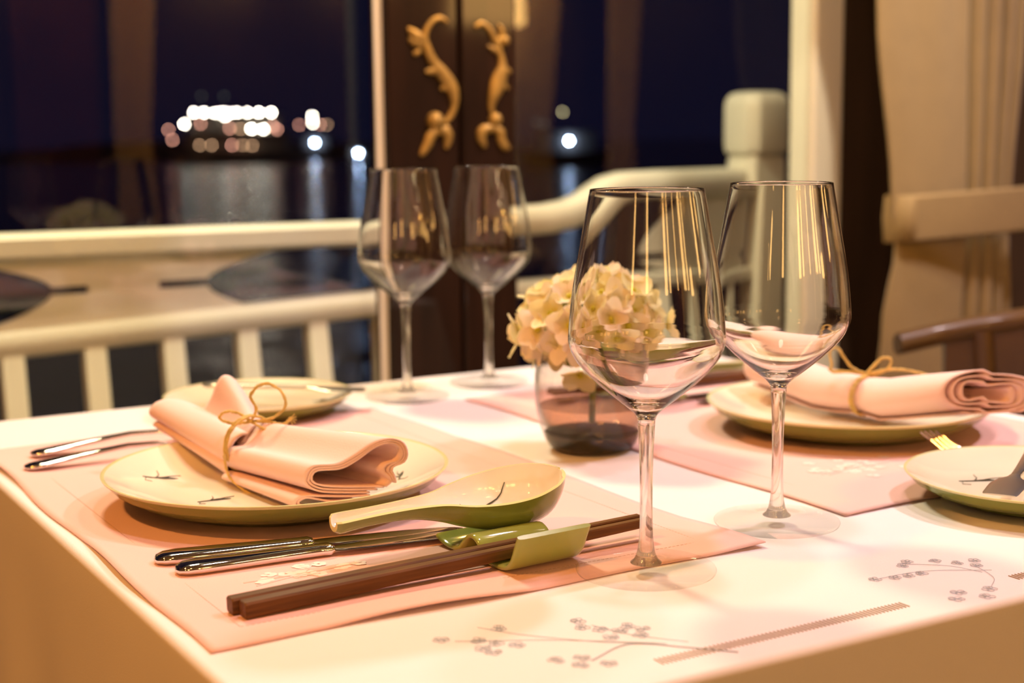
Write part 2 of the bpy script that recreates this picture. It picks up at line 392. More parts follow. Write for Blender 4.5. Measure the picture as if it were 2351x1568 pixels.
for x, y, z, rz, rad, h in ((.05, -4.40, 1.82, 0, .13, .64), (.62, -4.40, 1.84, 0, .07, .62), (3.05, -4.40, 1.83, 0, .15, .64), (3.75, -4.40, 1.83, 0, .08, .64), (1.75, -4.40, 1.85, 0, .05, .62), (-1.85, -2.6, 1.72, -PI / 2, .09, .6), (4.55, -4.36, 1.66, 0, .17, .55), (6.85, -3.2, 2.0, PI / 2, .16, .42), (6.85, -1.9, 2.0, PI / 2, .10, .42), (-1.85, -.75, 1.42, -PI / 2, .05, .4)):
    lantern(x, y, z, rz, rad * 1.5, h, 'tall wall lantern with a glowing amber shade')

cd = thing('chandelier', 'brass chandelier with eight small bulbs in the middle of the room', 'lamp', (1.25, -1.9, 2.5))  # added for small bright sparkles in the wine glasses
MB().tube([(0, 0, 0), (0, 0, -.46)], .012).build('hanging_rod', M['gold'], cd)
MB().tube([(.3 * math.cos(2 * PI * k / 32), .3 * math.sin(2 * PI * k / 32), -.46) for k in range(33)], .010).tube([(-.3, 0, -.46), (.3, 0, -.46)], .008).tube([(0, -.3, -.46), (0, .3, -.46)], .008).build('ring', M['gold'], cd)
for k in range(8):
    a = 2 * PI * (k + .5) / 8
    MB().lathe([(.008, 0), (.020, .02), (.024, .045), (.014, .075), (0, .085)], (.3 * math.cos(a), .3 * math.sin(a), -.45), 14).build('bulb', M['bulb'], cd)

# ================================================================== OUTSIDE
struct('deck_floor', MB().box((-2, 1.87, -.15), (7, 2.5, -.1)), M['deck'], smooth=0)
dl = thing('deck_lamp', 'round deck lamp under the roof outside the window', 'lamp', (.55, 2.1, 2.5))
MB().lathe([(0, 0), (.16, 0), (.16, -.05), (.15, -.055), (0, -.055)], n=32).build('lamp_body', M['white'], dl)
struct('deck_roof', MB().box((-2, 1.87, 2.55), (7, 2.6, 2.6)), M['white'], smooth=0)
RY = 2.25
def bar(mb, pts, hw, hh):
    """rectangular rail along a polyline lying in the plane y = RY"""
    rings = []
    P = [V(p) for p in pts]
    for i, p in enumerate(P):
        t = (P[min(i + 1, len(P) - 1)] - P[max(i - 1, 0)]).normalized(); n = V((-t.z, 0, t.x))
        c = .35
        rr = []
        for a, b in ((-1, -1 + c), (-1 + c, -1), (1 - c, -1), (1, -1 + c), (1, 1 - c), (1 - c, 1), (-1 + c, 1), (-1, 1 - c)):
            rr.append(p + V((0, 1, 0)) * hw * a + n * hh * b)
        rings.append(rr)
    return mb.loft(rings)
rl = thing('deck_railing', 'white painted deck railing with bow-tie ornament beyond the left window', 'railing', (0, RY, -.1))
def rb(name, mb, bevel=0): return shift(mb, (0, RY, -.1)).build(name, M['white'], rl, 50, bevel=bevel)
rb('top_rail', bar(MB(), [(-1.0, RY, .857), (.4, RY, .856), (1.088, RY, .852)], .028, .0195))
rb('lower_rail', bar(MB(), [(-1.0, RY, .690), (.455, RY, .712), (1.09, RY, .735)], .022, .021))
rb('post', bar(MB(), [(1.076, RY, -.1), (1.076, RY, .735)], .02, .013))
# ornament panels between the rails: concave-sided bow tie with narrow slits
def bowtie(xc, hw_, z0, z1, mid, mb):
    zl, zu = mid - .006, mid + .006
    for sgn, ze, zi in ((1, z1, zu), (-1, z0, zl)):
        up = []
        for k in range(13):
            t = k / 12; a = hw_ * 1.0 + .15 * t ** 1.6
            up.append((a, zi + (ze - zi) * t))
        poly = [(-a, z) for a, z in reversed(up)] + up
        if sgn < 0: poly = poly[::-1]
        mb.prism([(xc + a, z) for a, z in poly], (0, RY - .008, 0), (1, 0, 0), (0, 0, 1), (0, 1, 0), .016)
    mb.box((xc - hw_ * .55, RY - .007, zl - .002), (xc + hw_ * .35, RY + .007, zu + .002))
    return mb
rb('ornament_panel', bowtie(.653, .120, .722, .840, .787, MB()))
rb('ornament_panel', bowtie(.02, .120, .70, .840, .77, MB()))
for k in range(-3, 6):
    x = .468 + .1215 * k
    m = MB(); m.loft([[(x - .0165, RY - .0165, .72), (x + .0165, RY - .0165, .72), (x + .0165, RY + .0165, .72), (x - .0165, RY + .0165, .72)],
                      [(x - .0165 - .01, RY - .19, -.1), (x + .0165 - .01, RY - .19, -.1), (x + .0165 - .01, RY - .157, -.1), (x - .0165 - .01, RY - .157, -.1)]])
    rb('baluster', m, .003)
rl = thing('deck_railing', 'white railing with rising S-shaped top rail left of the newel post', 'railing', (0, RY, -.1))
rb('top_rail', bar(MB(), [(1.096, RY, .858), (1.30, RY, .860), (1.40, RY, .862), (1.447, RY, .868), (1.482, RY, .880), (1.51, RY, .896), (1.535, RY, .909), (1.57, RY, .916), (1.66, RY, .918), (1.84, RY, .919)], .028, .025))
rb('lower_rail', bar(MB(), [(1.10, RY, .741), (1.84, RY, .741)], .022, .014))
def bracket(mb):
    pts_u = [(1.606 + .16 * (k / 12) ** 1.6, .790 + .105 * k / 12) for k in range(13)]
    mb.prism(pts_u + [(1.81, .895), (1.81, .79)], (0, RY - .008, 0), (1, 0, 0), (0, 0, 1), (0, 1, 0), .016)
    pts_l = [(1.606 + .14 * (k / 12) ** 1.6, .776 - .03 * k / 12) for k in range(13)]
    mb.prism([(1.81, .776)] + pts_l + [(1.81, .746)], (0, RY - .008, 0), (1, 0, 0), (0, 0, 1), (0, 1, 0), .016)
    mb.box((1.68, RY - .007, .774), (1.80, RY + .007, .792)); return mb
rb('ornament_panel', bracket(MB()))
for x in (1.18, 1.30, 1.42, 1.54, 1.66, 1.76):
    rb('baluster', MB().loft([[(x - .0165, RY - .0165, .735), (x + .0165, RY - .0165, .735), (x + .0165, RY + .0165, .735), (x - .0165, RY + .0165, .735)],
                      [(x - .0265, RY - .19, -.1), (x + .0065, RY - .19, -.1), (x + .0065, RY - .157, -.1), (x - .0265, RY - .157, -.1)]]), .003)
nw = thing('newel_post', 'stout white newel post with chamfered square head outside the window', 'post', (1.886, RY, -.1))
def octo(h, c, z): return [(-h, -h + c, z), (-h + c, -h, z), (h - c, -h, z), (h, -h + c, z), (h, h - c, z), (h - c, h, z), (-h + c, h, z), (-h, h - c, z)]
MB().loft([octo(.043, .008, 0), octo(.043, .008, 1.055), octo(.038, .008, 1.075)]).build('shaft', M['white'], nw, 30, bevel=.002)
hd = [octo(.040, .013, 1.064), octo(.050, .017, 1.072), octo(.0525, .018, 1.086), octo(.0525, .018, 1.160), octo(.050, .017, 1.174), octo(.043, .015, 1.184), octo(.030, .010, 1.188)]
MB().loft(hd).build('head', M['white'], nw, 45, bevel=.003)

# bay, far shore and boats
wat = mat('bay_water', (.004, .005, .008), .16, bump=1.0, bscale=.9, spec=.6)
wat.node_tree.nodes['Principled BSDF'].inputs['IOR'].default_value = 1.33
for nd in wat.node_tree.nodes:
    if nd.type == 'BUMP': nd.inputs['Distance'].default_value = .25
struct('bay_water', MB().box((-150, 3, -1.75), (320, 420, -1.7)), wat, 'dark night water of the bay reflecting lights', 'water', smooth=0)
def boat(name, label, org, length, decks, lamps, size=.20):
    r = thing(name, label, 'boat', org, -YAW + 0, None)
    L = length / 2
    hull = []
    for x, hw_, z in ((-L * 1.08, .3, .55), (-L * .9, 1.6, .1), (0, 2.1, 0), (L * .9, 1.8, .1), (L * 1.02, 1.4, .4)):
        hull.append([(x, -hw_, 1.1 + .15 * abs(x) / L), (x, -hw_ * .7, z), (x, hw_ * .7, z), (x, hw_, 1.1 + .15 * abs(x) / L)])
    MB().loft(hull).build('hull', M['hull'], r, 30)
    for (a, b, z0, z1) in decks:
        MB().box((a, -1.5, z0), (b, 1.5, z1)).build('deck_house', M['hull'], r, 0)
        MB().box((a - .3, -1.9, z1), (b + .3, 1.9, z1 + .12)).build('deck_roof', M['hull'], r, 0)
    for x, z, k in lamps:
        c = LC[k]; s = .5 * size
        rg = [[(x + s * math.sin(PI * i / 6) * math.cos(2 * PI * j / 10), -2.0 + s * math.sin(PI * i / 6) * math.sin(2 * PI * j / 10), z + s * math.cos(PI * i / 6)) for j in range(10)] for i in range(7)]
        MB().loft(rg, False, False).build('boat_lamp', c, r)
    return r
BL = 30
LC = dict(w=emit('white_boat_lamp', (1, .90, .76), BL * 3.2), p=emit('pink_boat_lamp', (1, .45, .33), BL * .62), o=emit('orange_boat_lamp', (1, .58, .33), BL * .40),
          d=emit('dim_boat_lamp', (.5, .55, .45), BL * .03), b=emit('blue_white_lamp', (.45, .62, 1), BL * 8), y=emit('yellow_boat_lamp', (1, .85, .45), BL * .38))
big = [(-4.39, 5.01, 'w'), (-3.39, 5.0, 'w'), (-2.31, 4.95, 'w'), (-1.56, 5.03, 'w'), (-.91, 4.93, 'w'), (-.17, 4.97, 'w'), (.87, 4.96, 'w'), (2.0, 4.95, 'w'), (3.22, 4.94, 'w'), (-1.36, 4.64, 'w'),
       (-5.39, 3.9, 'w'), (-3.78, 3.93, 'p'), (-2.74, 3.79, 'd'), (-6.98, 3.36, 'p'), (-6.63, 2.36, 'p'), (-.93, 3.43, 'p'), (.12, 3.37, 'o'), (1.21, 3.36, 'w'), (2.38, 3.31, 'w'), (3.35, 3.6, 'p'), (3.73, 3.29, 'p'),
       (-3.95, 1.82, 'o'), (-2.77, 1.8, 'o'), (-.77, 1.78, 'p'), (.28, 1.77, 'o'), (1.24, 1.72, 'o'), (-3.59, 6.59, 'd'), (-1.38, 6.57, 'd')]
boat('cruise_boat', 'lit two-deck cruise boat across the bay, most lamps in a bright row', (53.4, 142.7, -1.7), 13.5, [(-5.6, 4.6, 1.1, 3.0), (-4.8, 3.6, 3.1, 4.6)], big)
boat('ferry_boat', 'smaller lit boat just right of the brightly lit cruise boat', (67.6, 157.4, -1.7), 5.2, [(-1.4, 1.6, 1.1, 2.6)], [(-1.58, 3.84, 'p'), (-.11, 4.8, 'w'), (-.06, 4.02, 'w'), (.73, 3.87, 'p'), (1.52, 3.82, 'o'), (.11, 1.83, 'b')])
boat('motor_launch', 'small low boat with a bluish lamp beside the pilaster edge', (63.7, 136.4, -1.7), 3.0, [(-.8, .8, .9, 1.5)], [(-.35, .9, 'b')])  # its glow imitates a hidden light's reflection on the water
boat('harbour_boat', 'dim boat with one white and one yellowish lamp right of the pilaster', (64.9, 101.2, -1.7), 7, [(-2.2, 2.4, 1.1, 2.7)], [(-.15, 4.3, 'y'), (.35, 2.05, 'b'), (-1.6, 3.4, 'd'), (-2.2, 3.5, 'd')], .16)
def island(name, label, x, y, rx, rz_):
    rings = []
    for i in range(9):
        t = i / 8; r = rx * math.sqrt(max(0, 1 - t ** 1.5)) + .01
        rings.append([(r * math.cos(2 * PI * k / 28) * (1 + .18 * math.sin(3 * k + i)), .5 * r * math.sin(2 * PI * k / 28), rz_ * t * (1 + .1 * math.sin(k * 2.1))) for k in range(28)])
    o = MB().loft(rings, True, False).build(name, M['hill'], None, 40, loc=(x, y, -1.75))
    tag(o, label, 'island', kind='structure')
island('island', 'low dark island behind the lit boats', 62, 175, 26, 2.2)

# ================================================================== TABLE
TX0, TX1, TY0, TY1, TZ = .229, 1.10, .556, 1.436, .75
tb = thing('dining_table', 'rectangular dining table hidden beneath the white tablecloth', 'table', ((TX0 + TX1) / 2, (TY0 + TY1) / 2, 0))
hx, hy = (TX1 - TX0) / 2 - .008, (TY1 - TY0) / 2 - .008
MB().box((-hx, -hy, .715), (hx, hy, .7455)).build('tabletop', M['table'], tb, 0, bevel=.008)
for sx in (-1, 1):
    for sy in (-1, 1):
        MB().box((sx * hx * .86 - .03, sy * hy * .86 - .03, 0), (sx * hx * .86 + .03, sy * hy * .86 + .03, .715)).build('leg', M['table'], tb, 0, bevel=.004)
def cloth_mesh():
    mb = MB(); per = []; rc = .005
    x0, x1, y0, y1 = TX0 + rc, TX1 - rc, TY0 + rc, TY1 - rc
    def side(a, b, n, nx, ny):
        for i in range(n):
            t = i / n; per.append((a[0] + (b[0] - a[0]) * t, a[1] + (b[1] - a[1]) * t, nx, ny))
    def corner(cx, cy, a0):
        for i in range(14):
            a = a0 + PI / 2 * i / 14; per.append((cx, cy, math.cos(a), math.sin(a)))
    side((x0, y0), (x1, y0), 110, 0, -1); corner(x1, y0, -PI / 2)
    side((x1, y0), (x1, y1), 110, 1, 0); corner(x1, y1, 0)
    side((x1, y1), (x0, y1), 110, 0, 1); corner(x0, y1, PI / 2)
    side((x0, y1), (x0, y0), 110, -1, 0); corner(x0, y0, PI)
    n = len(per); cx, cy = (x0 + x1) / 2, (y0 + y1) / 2
    rings = []
    for s in (.02, .2, .4, .6, .75, .88, .96):
        rings.append([(cx + (px - cx) * s, cy + (py - cy) * s, TZ - .0004) for px, py, _, _ in per])
    prof = [(0, 0)] + [(rc * math.sin(a), -rc + rc * math.cos(a)) for a in [PI / 2 * k / 8 for k in range(1, 9)]]
    for o, dz in prof:
        rings.append([(px + nx * o, py + ny * o, TZ - .0004 + dz) for px, py, nx, ny in per])
    for d in (.03, .06, .10, .15, .22, .30, .38):
        r = []
        for i, (px, py, nx, ny) in enumerate(per):
            wv = min(1, d / .3) ** 1.5 * (.010 * math.sin(i * .145) + .005 * math.sin(i * .31 + 1))
            cn = abs(nx * ny) * 2
            o = rc - .02 * d + wv + cn * d * .28
            r.append((px + nx * o, py + ny * o, TZ - rc - d))
        rings.append(r)
    mb.loft(rings, True, False)
    return mb
tc = cloth_mesh().build('tablecloth', M['cloth'], None, 60)
tag(tc, 'white tablecloth with grey flower embroidery draped over the table', 'tablecloth')
# drawn-thread hem bars along the near edge
mb = MB()
def ladder(xa, xb, y, n):
    for i in range(n):
        x = xa + (xb - xa) * i / (n - 1)
        mb.box((x - .0003, y - .0042, TZ - .0003), (x + .0003, y + .0042, TZ + .00012))
ladder(.428, .598, .581, 64); mb.build('open_hem', M['brown_thread'], tc, 0)
mb = MB(); ladder(.690, .86, .583, 64); mb.build('open_hem', M['brown_thread'], tc, 0)
mb = MB(); rnd = random.Random(3)
def bloom(x, y, r):
    for k in range(5):
        a0 = k * 2 * PI / 5 + rnd.random(); pts = []
        for j in range(9):
            a = 2 * PI * j / 8
            pts.append((x + r * .55 * math.cos(a0) + r * .42 * math.cos(a), y + r * .55 * math.sin(a0) + r * .42 * math.sin(a), TZ + .0001))
        mb.tube(pts, .00016, 4)
def twig(pts, rad=.00016):
    mb.tube([(x, y, TZ + .0001) for x, y, _ in spline([(a, b, 0) for a, b in pts], 18)], rad, 4)
for (x, y) in [(.350, .668), (.366, .657), (.372, .648), (.362, .645), (.385, .668), (.364, .637), (.380, .640), (.428, .655), (.424, .645), (.430, .637), (.438, .630), (.428, .624), (.446, .634), (.450, .626), (.443, .618), (.398, .606), (.392, .598), (.405, .592), (.385, .610)]:
    bloom(x, y, .0048)
twig([(.376, .675), (.392, .650), (.42, .62), (.447, .60)]); twig([(.355, .662), (.40, .636), (.447, .60)]); twig([(.40, .60), (.43, .61), (.452, .59), (.47, .57)], .0003); twig([(.43, .645), (.44, .62), (.458, .596)])
mb.build('embroidery', M['grey_thread'], tc, 40); mb = MB()
for (x, y) in [(.618, .624), (.630, .620), (.640, .619), (.650, .618), (.652, .636), (.660, .640), (.676, .632), (.690, .612), (.697, .620), (.684, .622)]:
    bloom(x, y, .0042)
for (x, y) in [(.640, .580), (.660, .575), (.630, .572), (.648, .566)]: bloom(x, y, .005)
twig([(.618, .624), (.655, .620), (.69, .600)]); twig([(.655, .638), (.675, .620), (.682, .600)]); twig([(.690, .615), (.68, .59), (.665, .578)])
mb.build('embroidery', M['grey_thread'], tc, 40)

# ------------------------------------------------------------------ placemats
def placemat(x0, x1, y0, y1, label, flower, seed, lift):
    cx, cy = (x0 + x1) / 2, (y0 + y1) / 2; mb = MB(); nx, ny = 60, 80; rings = []; rr = random.Random(seed)
    ph = [rr.random() * 6 for _ in range(6)]
    for j in range(ny + 1):
        r = []
        for i in range(nx + 1):
            s, t = i / nx, j / ny; x = x0 + (x1 - x0) * s; y = y0 + (y1 - y0) * t
            ed = max(0, 1 - min(s, 1 - s, t, 1 - t) * 9)
            x += .0016 * math.sin(t * 17 + ph[0]) * max(0, 1 - min(s, 1 - s) * 8); y += .0018 * math.sin(s * 12 + ph[1]) * max(0, 1 - min(t, 1 - t) * 8)
            z = TZ + .0006 + lift * ed * ed * max(0, math.sin(s * 9 + ph[2]) * math.sin(t * 11 + ph[3])) 
            r.append((x - cx, y - cy, z - TZ))
        rings.append(r)
    o = mb.loft(rings, False, False, False).build('placemat', M['pink'], None, 60, loc=(cx, cy, TZ), solid=.0008)
    tag(o, label, 'placemat')
    hb = MB(); q = .028
    for (a, b) in (((x0 + q, y0 + q), (x1 - q, y0 + q)), ((x1 - q, y0 + q), (x1 - q, y1 - q)), ((x1 - q, y1 - q), (x0 + q, y1 - q)), ((x0 + q, y1 - q), (x0 + q, y0 + q))):
        L = math.hypot(b[0] - a[0], b[1] - a[1]); n = int(L / .0032)
        for k in range(n):
            t0, t1 = k / n, (k + .6) / n
            xa, ya, xb, yb = a[0] + (b[0] - a[0]) * t0, a[1] + (b[1] - a[1]) * t0, a[0] + (b[0] - a[0]) * t1, a[1] + (b[1] - a[1]) * t1
            wx = .00035 if abs(ya - yb) > 1e-4 else 0; wy = .00035 if wx == 0 else 0
            hb.box((min(xa, xb) - wx - cx, min(ya, yb) - wy - cy, .0009), (max(xa, xb) + wx - cx, max(ya, yb) + wy - cy, .00115))
    hb.build('hem_stitching', M['hem'], o, 0)
    fb = MB()
    for _ in range(20):
        fx, fy = flower[0] + rr.gauss(0, .022), flower[1] + rr.gauss(0, .013)
        z0 = .00106 + _ * .00002
        for k in range(5):
            a = k * 2 * PI / 5 + rr.random(); px, py = fx + .0030 * math.cos(a), fy + .0030 * math.sin(a)
            fb.add([(px - cx + .0023 * math.cos(2 * PI * j / 10), py - cy + .0023 * math.sin(2 * PI * j / 10), z0 + k * .00001) for j in range(10)], [tuple(range(10))])
    for _ in range(5):
        a = rr.random() * 6; l = .03
        fb.tube([(flower[0] - cx + l * t * math.cos(a) * 1.3, flower[1] - cy + l * t * math.sin(a) * .6, .0012) for t in (0, .3, .6, 1)], .0005, 4)
    fb.build('flower_embroidery', M['white_thread'], o, 0, fix=False)
    return o
placemat(.2385, .608, .7145, 1.295, 'peach linen placemat at the left, under chopsticks and the tied napkin plate', (.335, .815), 1, .003)
placemat(.705, 1.072, .742, 1.285, 'peach linen placemat at the right, behind the tallest wine glass', (.812, .845), 2, .002)
MZ = TZ + .0012

# ------------------------------------------------------------------ plates
def plate(label, loc, R, H, group, rz, twigs):
    r = thing('dinner_plate' if R > .1 else 'side_plate', label, 'plate', loc, rz, group)
    k = R / .125
    out = [(0, .003), (.070 * k, .003), (.074 * k, 0), (.081 * k, 0), (.084 * k, .0025), (.102 * k, H * .30), (.1165 * k, H * .63), (.1230 * k, H * .90)]
    rimp = [(.1230 * k, H * .90), (.1247 * k, H * .96), (R, H), (.1240 * k, H * 1.01), (.1222 * k, H * .985)]
    inn = [(.1222 * k, H * .985), (.112 * k, H * .80), (.098 * k, H * .55), (.084 * k, H * .40), (.070 * k, H * .33), (.04 * k, H * .31), (0, H * .31)]
    mb = MB(); mb.lathe(out, n=96, mi=1); mb.lathe(rimp, n=96, mi=2); mb.lathe(inn, n=96, mi=0)
    bm_o = mb.build('plate_body', [M['cream'], M['green'], M['rim']], r, 50)
    def zin(x, y):
        d = math.hypot(x, y)
        for (r0, z0), (r1, z1) in zip(inn, inn[1:]):
            if d >= r1: return (x, y, z1 + (z0 - z1) * (d - r1) / (r0 - r1) + .0003)
        return (x, y, H * .31 + .0003)
    for (x, y, a, s) in twigs:
        tw = MB()
        ln = lambda pts, rad: tw.tube([zin(x + s * (px * math.cos(a) - py * math.sin(a)), y + s * (px * math.sin(a) + py * math.cos(a))) for px, py in pts], [max(q, .00015) for q in rad], 5)
        ln([(-.014, .003), (-.006, .001), (.002, -.001), (.012, -.004)], [.0003, .0005, .0012, .0002])
        ln([(-.004, .001), (.002, .006), (.005, .013)], [.0005, .0003, .0002]); ln([(0, 0), (.010, .002), (.018, .001)], [.0007, .0003, .0002])
        ln([(-.012, .002), (-.016, -.003), (-.012, -.006)], [.0003, .0002, .0002])
        tw.build('painted_twig', M['ink'], r, 40)
    return r
PH = .0250
plate('large cream and green plate at the left under the bowed napkin', (.392, 1.001, MZ), .125, PH, 'dinner plates', 0, [(-.068, .060, .3, 1), (-.052, -.012, .2, .9), (.085, -.03, 1.2, .8)])
plate('large cream and green plate at the right under the rolled napkin', (.920, .968, MZ), .125, PH, 'dinner plates', 0, [(-.05, -.04, .2, 1)])
plate('small cream plate at the far left beyond the bowed napkin', (.506, 1.335, TZ + .0004), .090, .0185, 'side plates', 0, [(-.045, -.02, .1, 1), (.06, -.02, 2, .8)])
plate('small cream plate at the right edge holding a spreader knife', (.848, .700, TZ + .0024), .092, .0185, 'side plates', 0, [(-.012, .040, -.15, 1.2)])

# ------------------------------------------------------------------ wine glasses
def wine_glass(label, loc):
    r = thing('wine_glass', label, 'wine glass', loc, 0, 'wine glasses')
    o = spline([(.0052, .093, 0), (.0075, .0975, 0), (.0175, .1055, 0), (.0310, .1170, 0), (.0415, .1285, 0), (.0460, .1385, 0), (.0463, .1470, 0), (.0437, .1720, 0), (.0385, .2010, 0), (.0335, .2290, 0)], 46)
    i_ = spline([(.0325, .2290, 0), (.0375, .2010, 0), (.0427, .1720, 0), (.0453, .1470, 0), (.0450, .1390, 0), (.0404, .1295, 0), (.0298, .1185, 0), (.0160, .1080, 0), (.0060, .1035, 0), (.0001, .1025, 0)], 46)
    prof = [(p.x, p.y) for p in o] + [(.0334, .2298), (.0330, .2300), (.0326, .2298)] + [(p.x, p.y) for p in i_]
    MB().lathe(prof, n=72).build('bowl', M['bowl'], r, 80)
    s = spline([(.0095, .0060, 0), (.0075, .0075, 0), (.0056, .0120, 0), (.0042, .0220, 0), (.0038, .0420, 0), (.0040, .0640, 0), (.0047, .0820, 0), (.0053, .0930, 0)], 30)
    MB().lathe([(0, .0056), (.0095, .0056)] + [(p.x, p.y) for p in s] + [(0, .0945)], n=40).build('stem', M['stemglass'], r, 80)
    MB().lathe([(0, .0), (.0400, .0), (.0420, .0008), (.0424, .0020), (.0418, .0030), (.0300, .0036), (.0170, .0048), (.0125, .0056), (0, .0058)], n=80).build('foot', M['foot'], r, 50)
    return r
g1 = wine_glass('tall wine glass in front, beside the chopstick tips', (.5105, .7065, TZ + .0014))
for x, y, l in ((.6525, .7525, 'wine glass right of the front one, before the rolled napkin plate'),
                (.662, 1.3275, 'wine glass at the back beside the far small plate'),
                (.774, 1.3565, 'wine glass at the back nearest the pilaster, right of its pair')):
    dup(g1, (x, y, TZ + .0004), 0, l)

# ------------------------------------------------------------------ vase and flower
vz = thing('glass_vase', 'small round smoked glass vase holding the pale hydrangea', 'vase', (.682, 1.022, TZ + .0003))
vo = spline([(.030, .0, 0), (.036, .004, 0), (.0405, .012, 0), (.0455, .028, 0), (.0480, .048, 0), (.0470, .068, 0), (.0430, .088, 0)], 30)
vi = spline([(.0415, .088, 0), (.0455, .068, 0), (.0463, .048, 0), (.0438, .029, 0), (.0385, .018, 0), (.030, .014, 0), (.0001, .013, 0)], 30)
MB().lathe([(p.x, p.y) for p in vo] + [(.0426, .0888), (.0419, .0888)] + [(p.x, p.y) for p in vi], n=64).build('vase_wall', M['vase'], vz, 70)
MB().lathe([(0, 0), (.030, 0), (.0355, .0042), (.0388, .0100), (.0400, .0150), (.034, .0132), (.0, .0125)], n=64).build('thick_base', M['vbase'], vz, 50)
MB().lathe([(0, .0142), (.029, .0150), (.0375, .0190), (.0428, .0295), (.0445, .0370), (.0440, .0378), (0, .0378)], n=48).build('water', M['water'], vz, 40)
fl = thing('hydrangea', 'pale yellow hydrangea head standing in the smoked glass vase', 'flower', (.682, 1.022, TZ + .0005))
fm = MB(); rnd = random.Random(11)
def petal(a, L, wd, cup):
    ca, sa = math.cos(a), math.sin(a); rings = []
    for i in range(6):
        t = i / 5; hw_ = wd * (math.sin(PI * min(1, .12 + .80 * t)) ** .75); row = []
        for j in range(5):
            u = (j / 4 - .5) * 2; x = L * (t + .08 * (1 - u * u) * t); y = hw_ * u
            z = cup * (t ** 1.5) * L + .12 * hw_ * u * u + .0006 * math.sin(9 * t + 5 * u)
            row.append((ca * x - sa * y, sa * x + ca * y, z))
        rings.append(row)
    return rings
variants = []
for vnt in range(3):
    fm = MB()
    for k in range(4): fm.loft(petal(k * PI / 2 + rnd.random() * .3, .0135 + .003 * rnd.random(), .0086, .35 + .35 * rnd.random()), False, False, False, 0)
    fm.lathe([(0, .0035), (.0018, .003), (.0025, .001), (.001, -.002)], n=10, mi=1)
    o = fm.build('floret', [M['petal2'] if vnt == 0 else M['petal'], M['heart']], fl, 70, fix=False)
    variants.append(o)
def put_floret(o, d, r):
    d = V(d).normalized(); p = V((d.x * r[0], d.y * r[1], .106 + d.z * r[2]))
    o.location = p; o.rotation_mode = 'QUATERNION'
    q = V((d.x, d.y, d.z * 1.25 + .12)).normalized().to_track_quat('Z', 'Y')
    o.rotation_quaternion = q @ Matrix.Rotation(rnd.random() * 6, 3, 'Z').to_quaternion()
NF = 62; used = 0
for i in range(NF):
    z = 1 - 1.62 * (i + .5) / NF; rr_ = math.sqrt(max(0, 1 - z * z)); a = i * 2.39996
    o = variants[i] if i < 3 else variants[rnd.randrange(3)].copy()
    if i >= 3: C.objects.link(o); o.parent = fl
    s = .92 + .25 * rnd.random(); o.scale = (s, s, s)
    k = .93 + .14 * rnd.random()
    put_floret(o, (rr_ * math.cos(a), rr_ * math.sin(a), z), (.052 * k, .052 * k, .037 * k))
for d, r in (((-.86, .51, -.25), (.062, .062, .03)), ((.86, -.5, -.1), (.064, .064, .03)), ((.5, -.86, -.5), (.058, .058, .045)), ((-.6, -.5, -.75), (.045, .045, .055))):
    o = variants[1].copy(); C.objects.link(o); o.parent = fl; put_floret(o, d, r)
# inner mass of short flower stalks so the head is not hollow
fm = MB()
fm.tube([(0, 0, .022), (.002, .001, .06), (0, 0, .10)], .0028, 8)
for k in range(26):
    z = 1 - 1.5 * (k + .5) / 26; rr_ = math.sqrt(1 - z * z); a = k * 2.4
    fm.tube([(0, 0, .085), (.03 * rr_ * math.cos(a), .03 * rr_ * math.sin(a), .10 + .018 * z), (.050 * rr_ * math.cos(a), .050 * rr_ * math.sin(a), .106 + .036 * z)], .0009, 5)
fm.build('stalk', M['stem'], fl, 60)
lm = MB()
for a, L in ((.4, .034), (2.3, .038), (3.6, .034), (5.1, .036)):
    rg = petal(a, L, .013, -.25); lm.loft([[(x * 1.0, y, z + .083) for x, y, z in r] for r in rg], False, False, False)
lm.build('leaf_collar', M['stem'], fl, 70, fix=False, solid=.0006)

# ------------------------------------------------------------------ cutlery
def sec(x, z, hw_, ht, n=14, e=.6):
    r = []
    for k in range(n):
        a = 2 * PI * k / n; c, s = math.cos(a), math.sin(a)
        r.append((x, hw_ * math.copysign(abs(c) ** e, c), z + ht * math.copysign(abs(s) ** e, s)))
    return r
def knife(label, loc, rz, group='table knives'):
    r = thing('table_knife', label, 'knife', loc, rz, group)
    h = [(0, .0026, .0012, .0008), (.0015, .0030, .0060, .0022), (.006, .0034, .0088, .0032), (.014, .0036, .0096, .0036), (.035, .0036, .0088, .0036), (.065, .0037, .0070, .0035), (.090, .0037, .0062, .0034), (.097, .0037, .0066, .0036), (.100, .0037, .0050, .0024)]
    MB().loft([sec(x, z, a, b) for x, z, a, b in h]).build('handle', M['steel'], r, 50)
    b = [(.099, .0034, .0046, .0014), (.104, .0034, .0072, .0009), (.120, .0034, .0085, .0008), (.165, .0032, .0090, .0007), (.186, .0030, .0080, .0006), (.196, .0030, .0052, .0005), (.201, .0030, .0012, .0003)]
    MB().loft([sec(x, z, a, bb, e=.9) for x, z, a, bb in b]).build('blade', M['steel'], r, 40)
    return r
kn = knife('table knife nearer the left plate, its blade under the ceramic spoon', (.263, .884, MZ), math.atan2(-.036, .179))
dup(kn, (.267, .855, MZ), math.atan2(-.020, .19), 'table knife nearer the chopsticks, its blade under the ceramic spoon')
dup(kn, (1.075, 1.120, MZ), PI - .03, 'table knife behind the rolled napkin plate, nearer that plate')
dup(kn, (1.075, 1.146, MZ), PI - .06, 'table knife behind the rolled napkin plate, nearer the window')
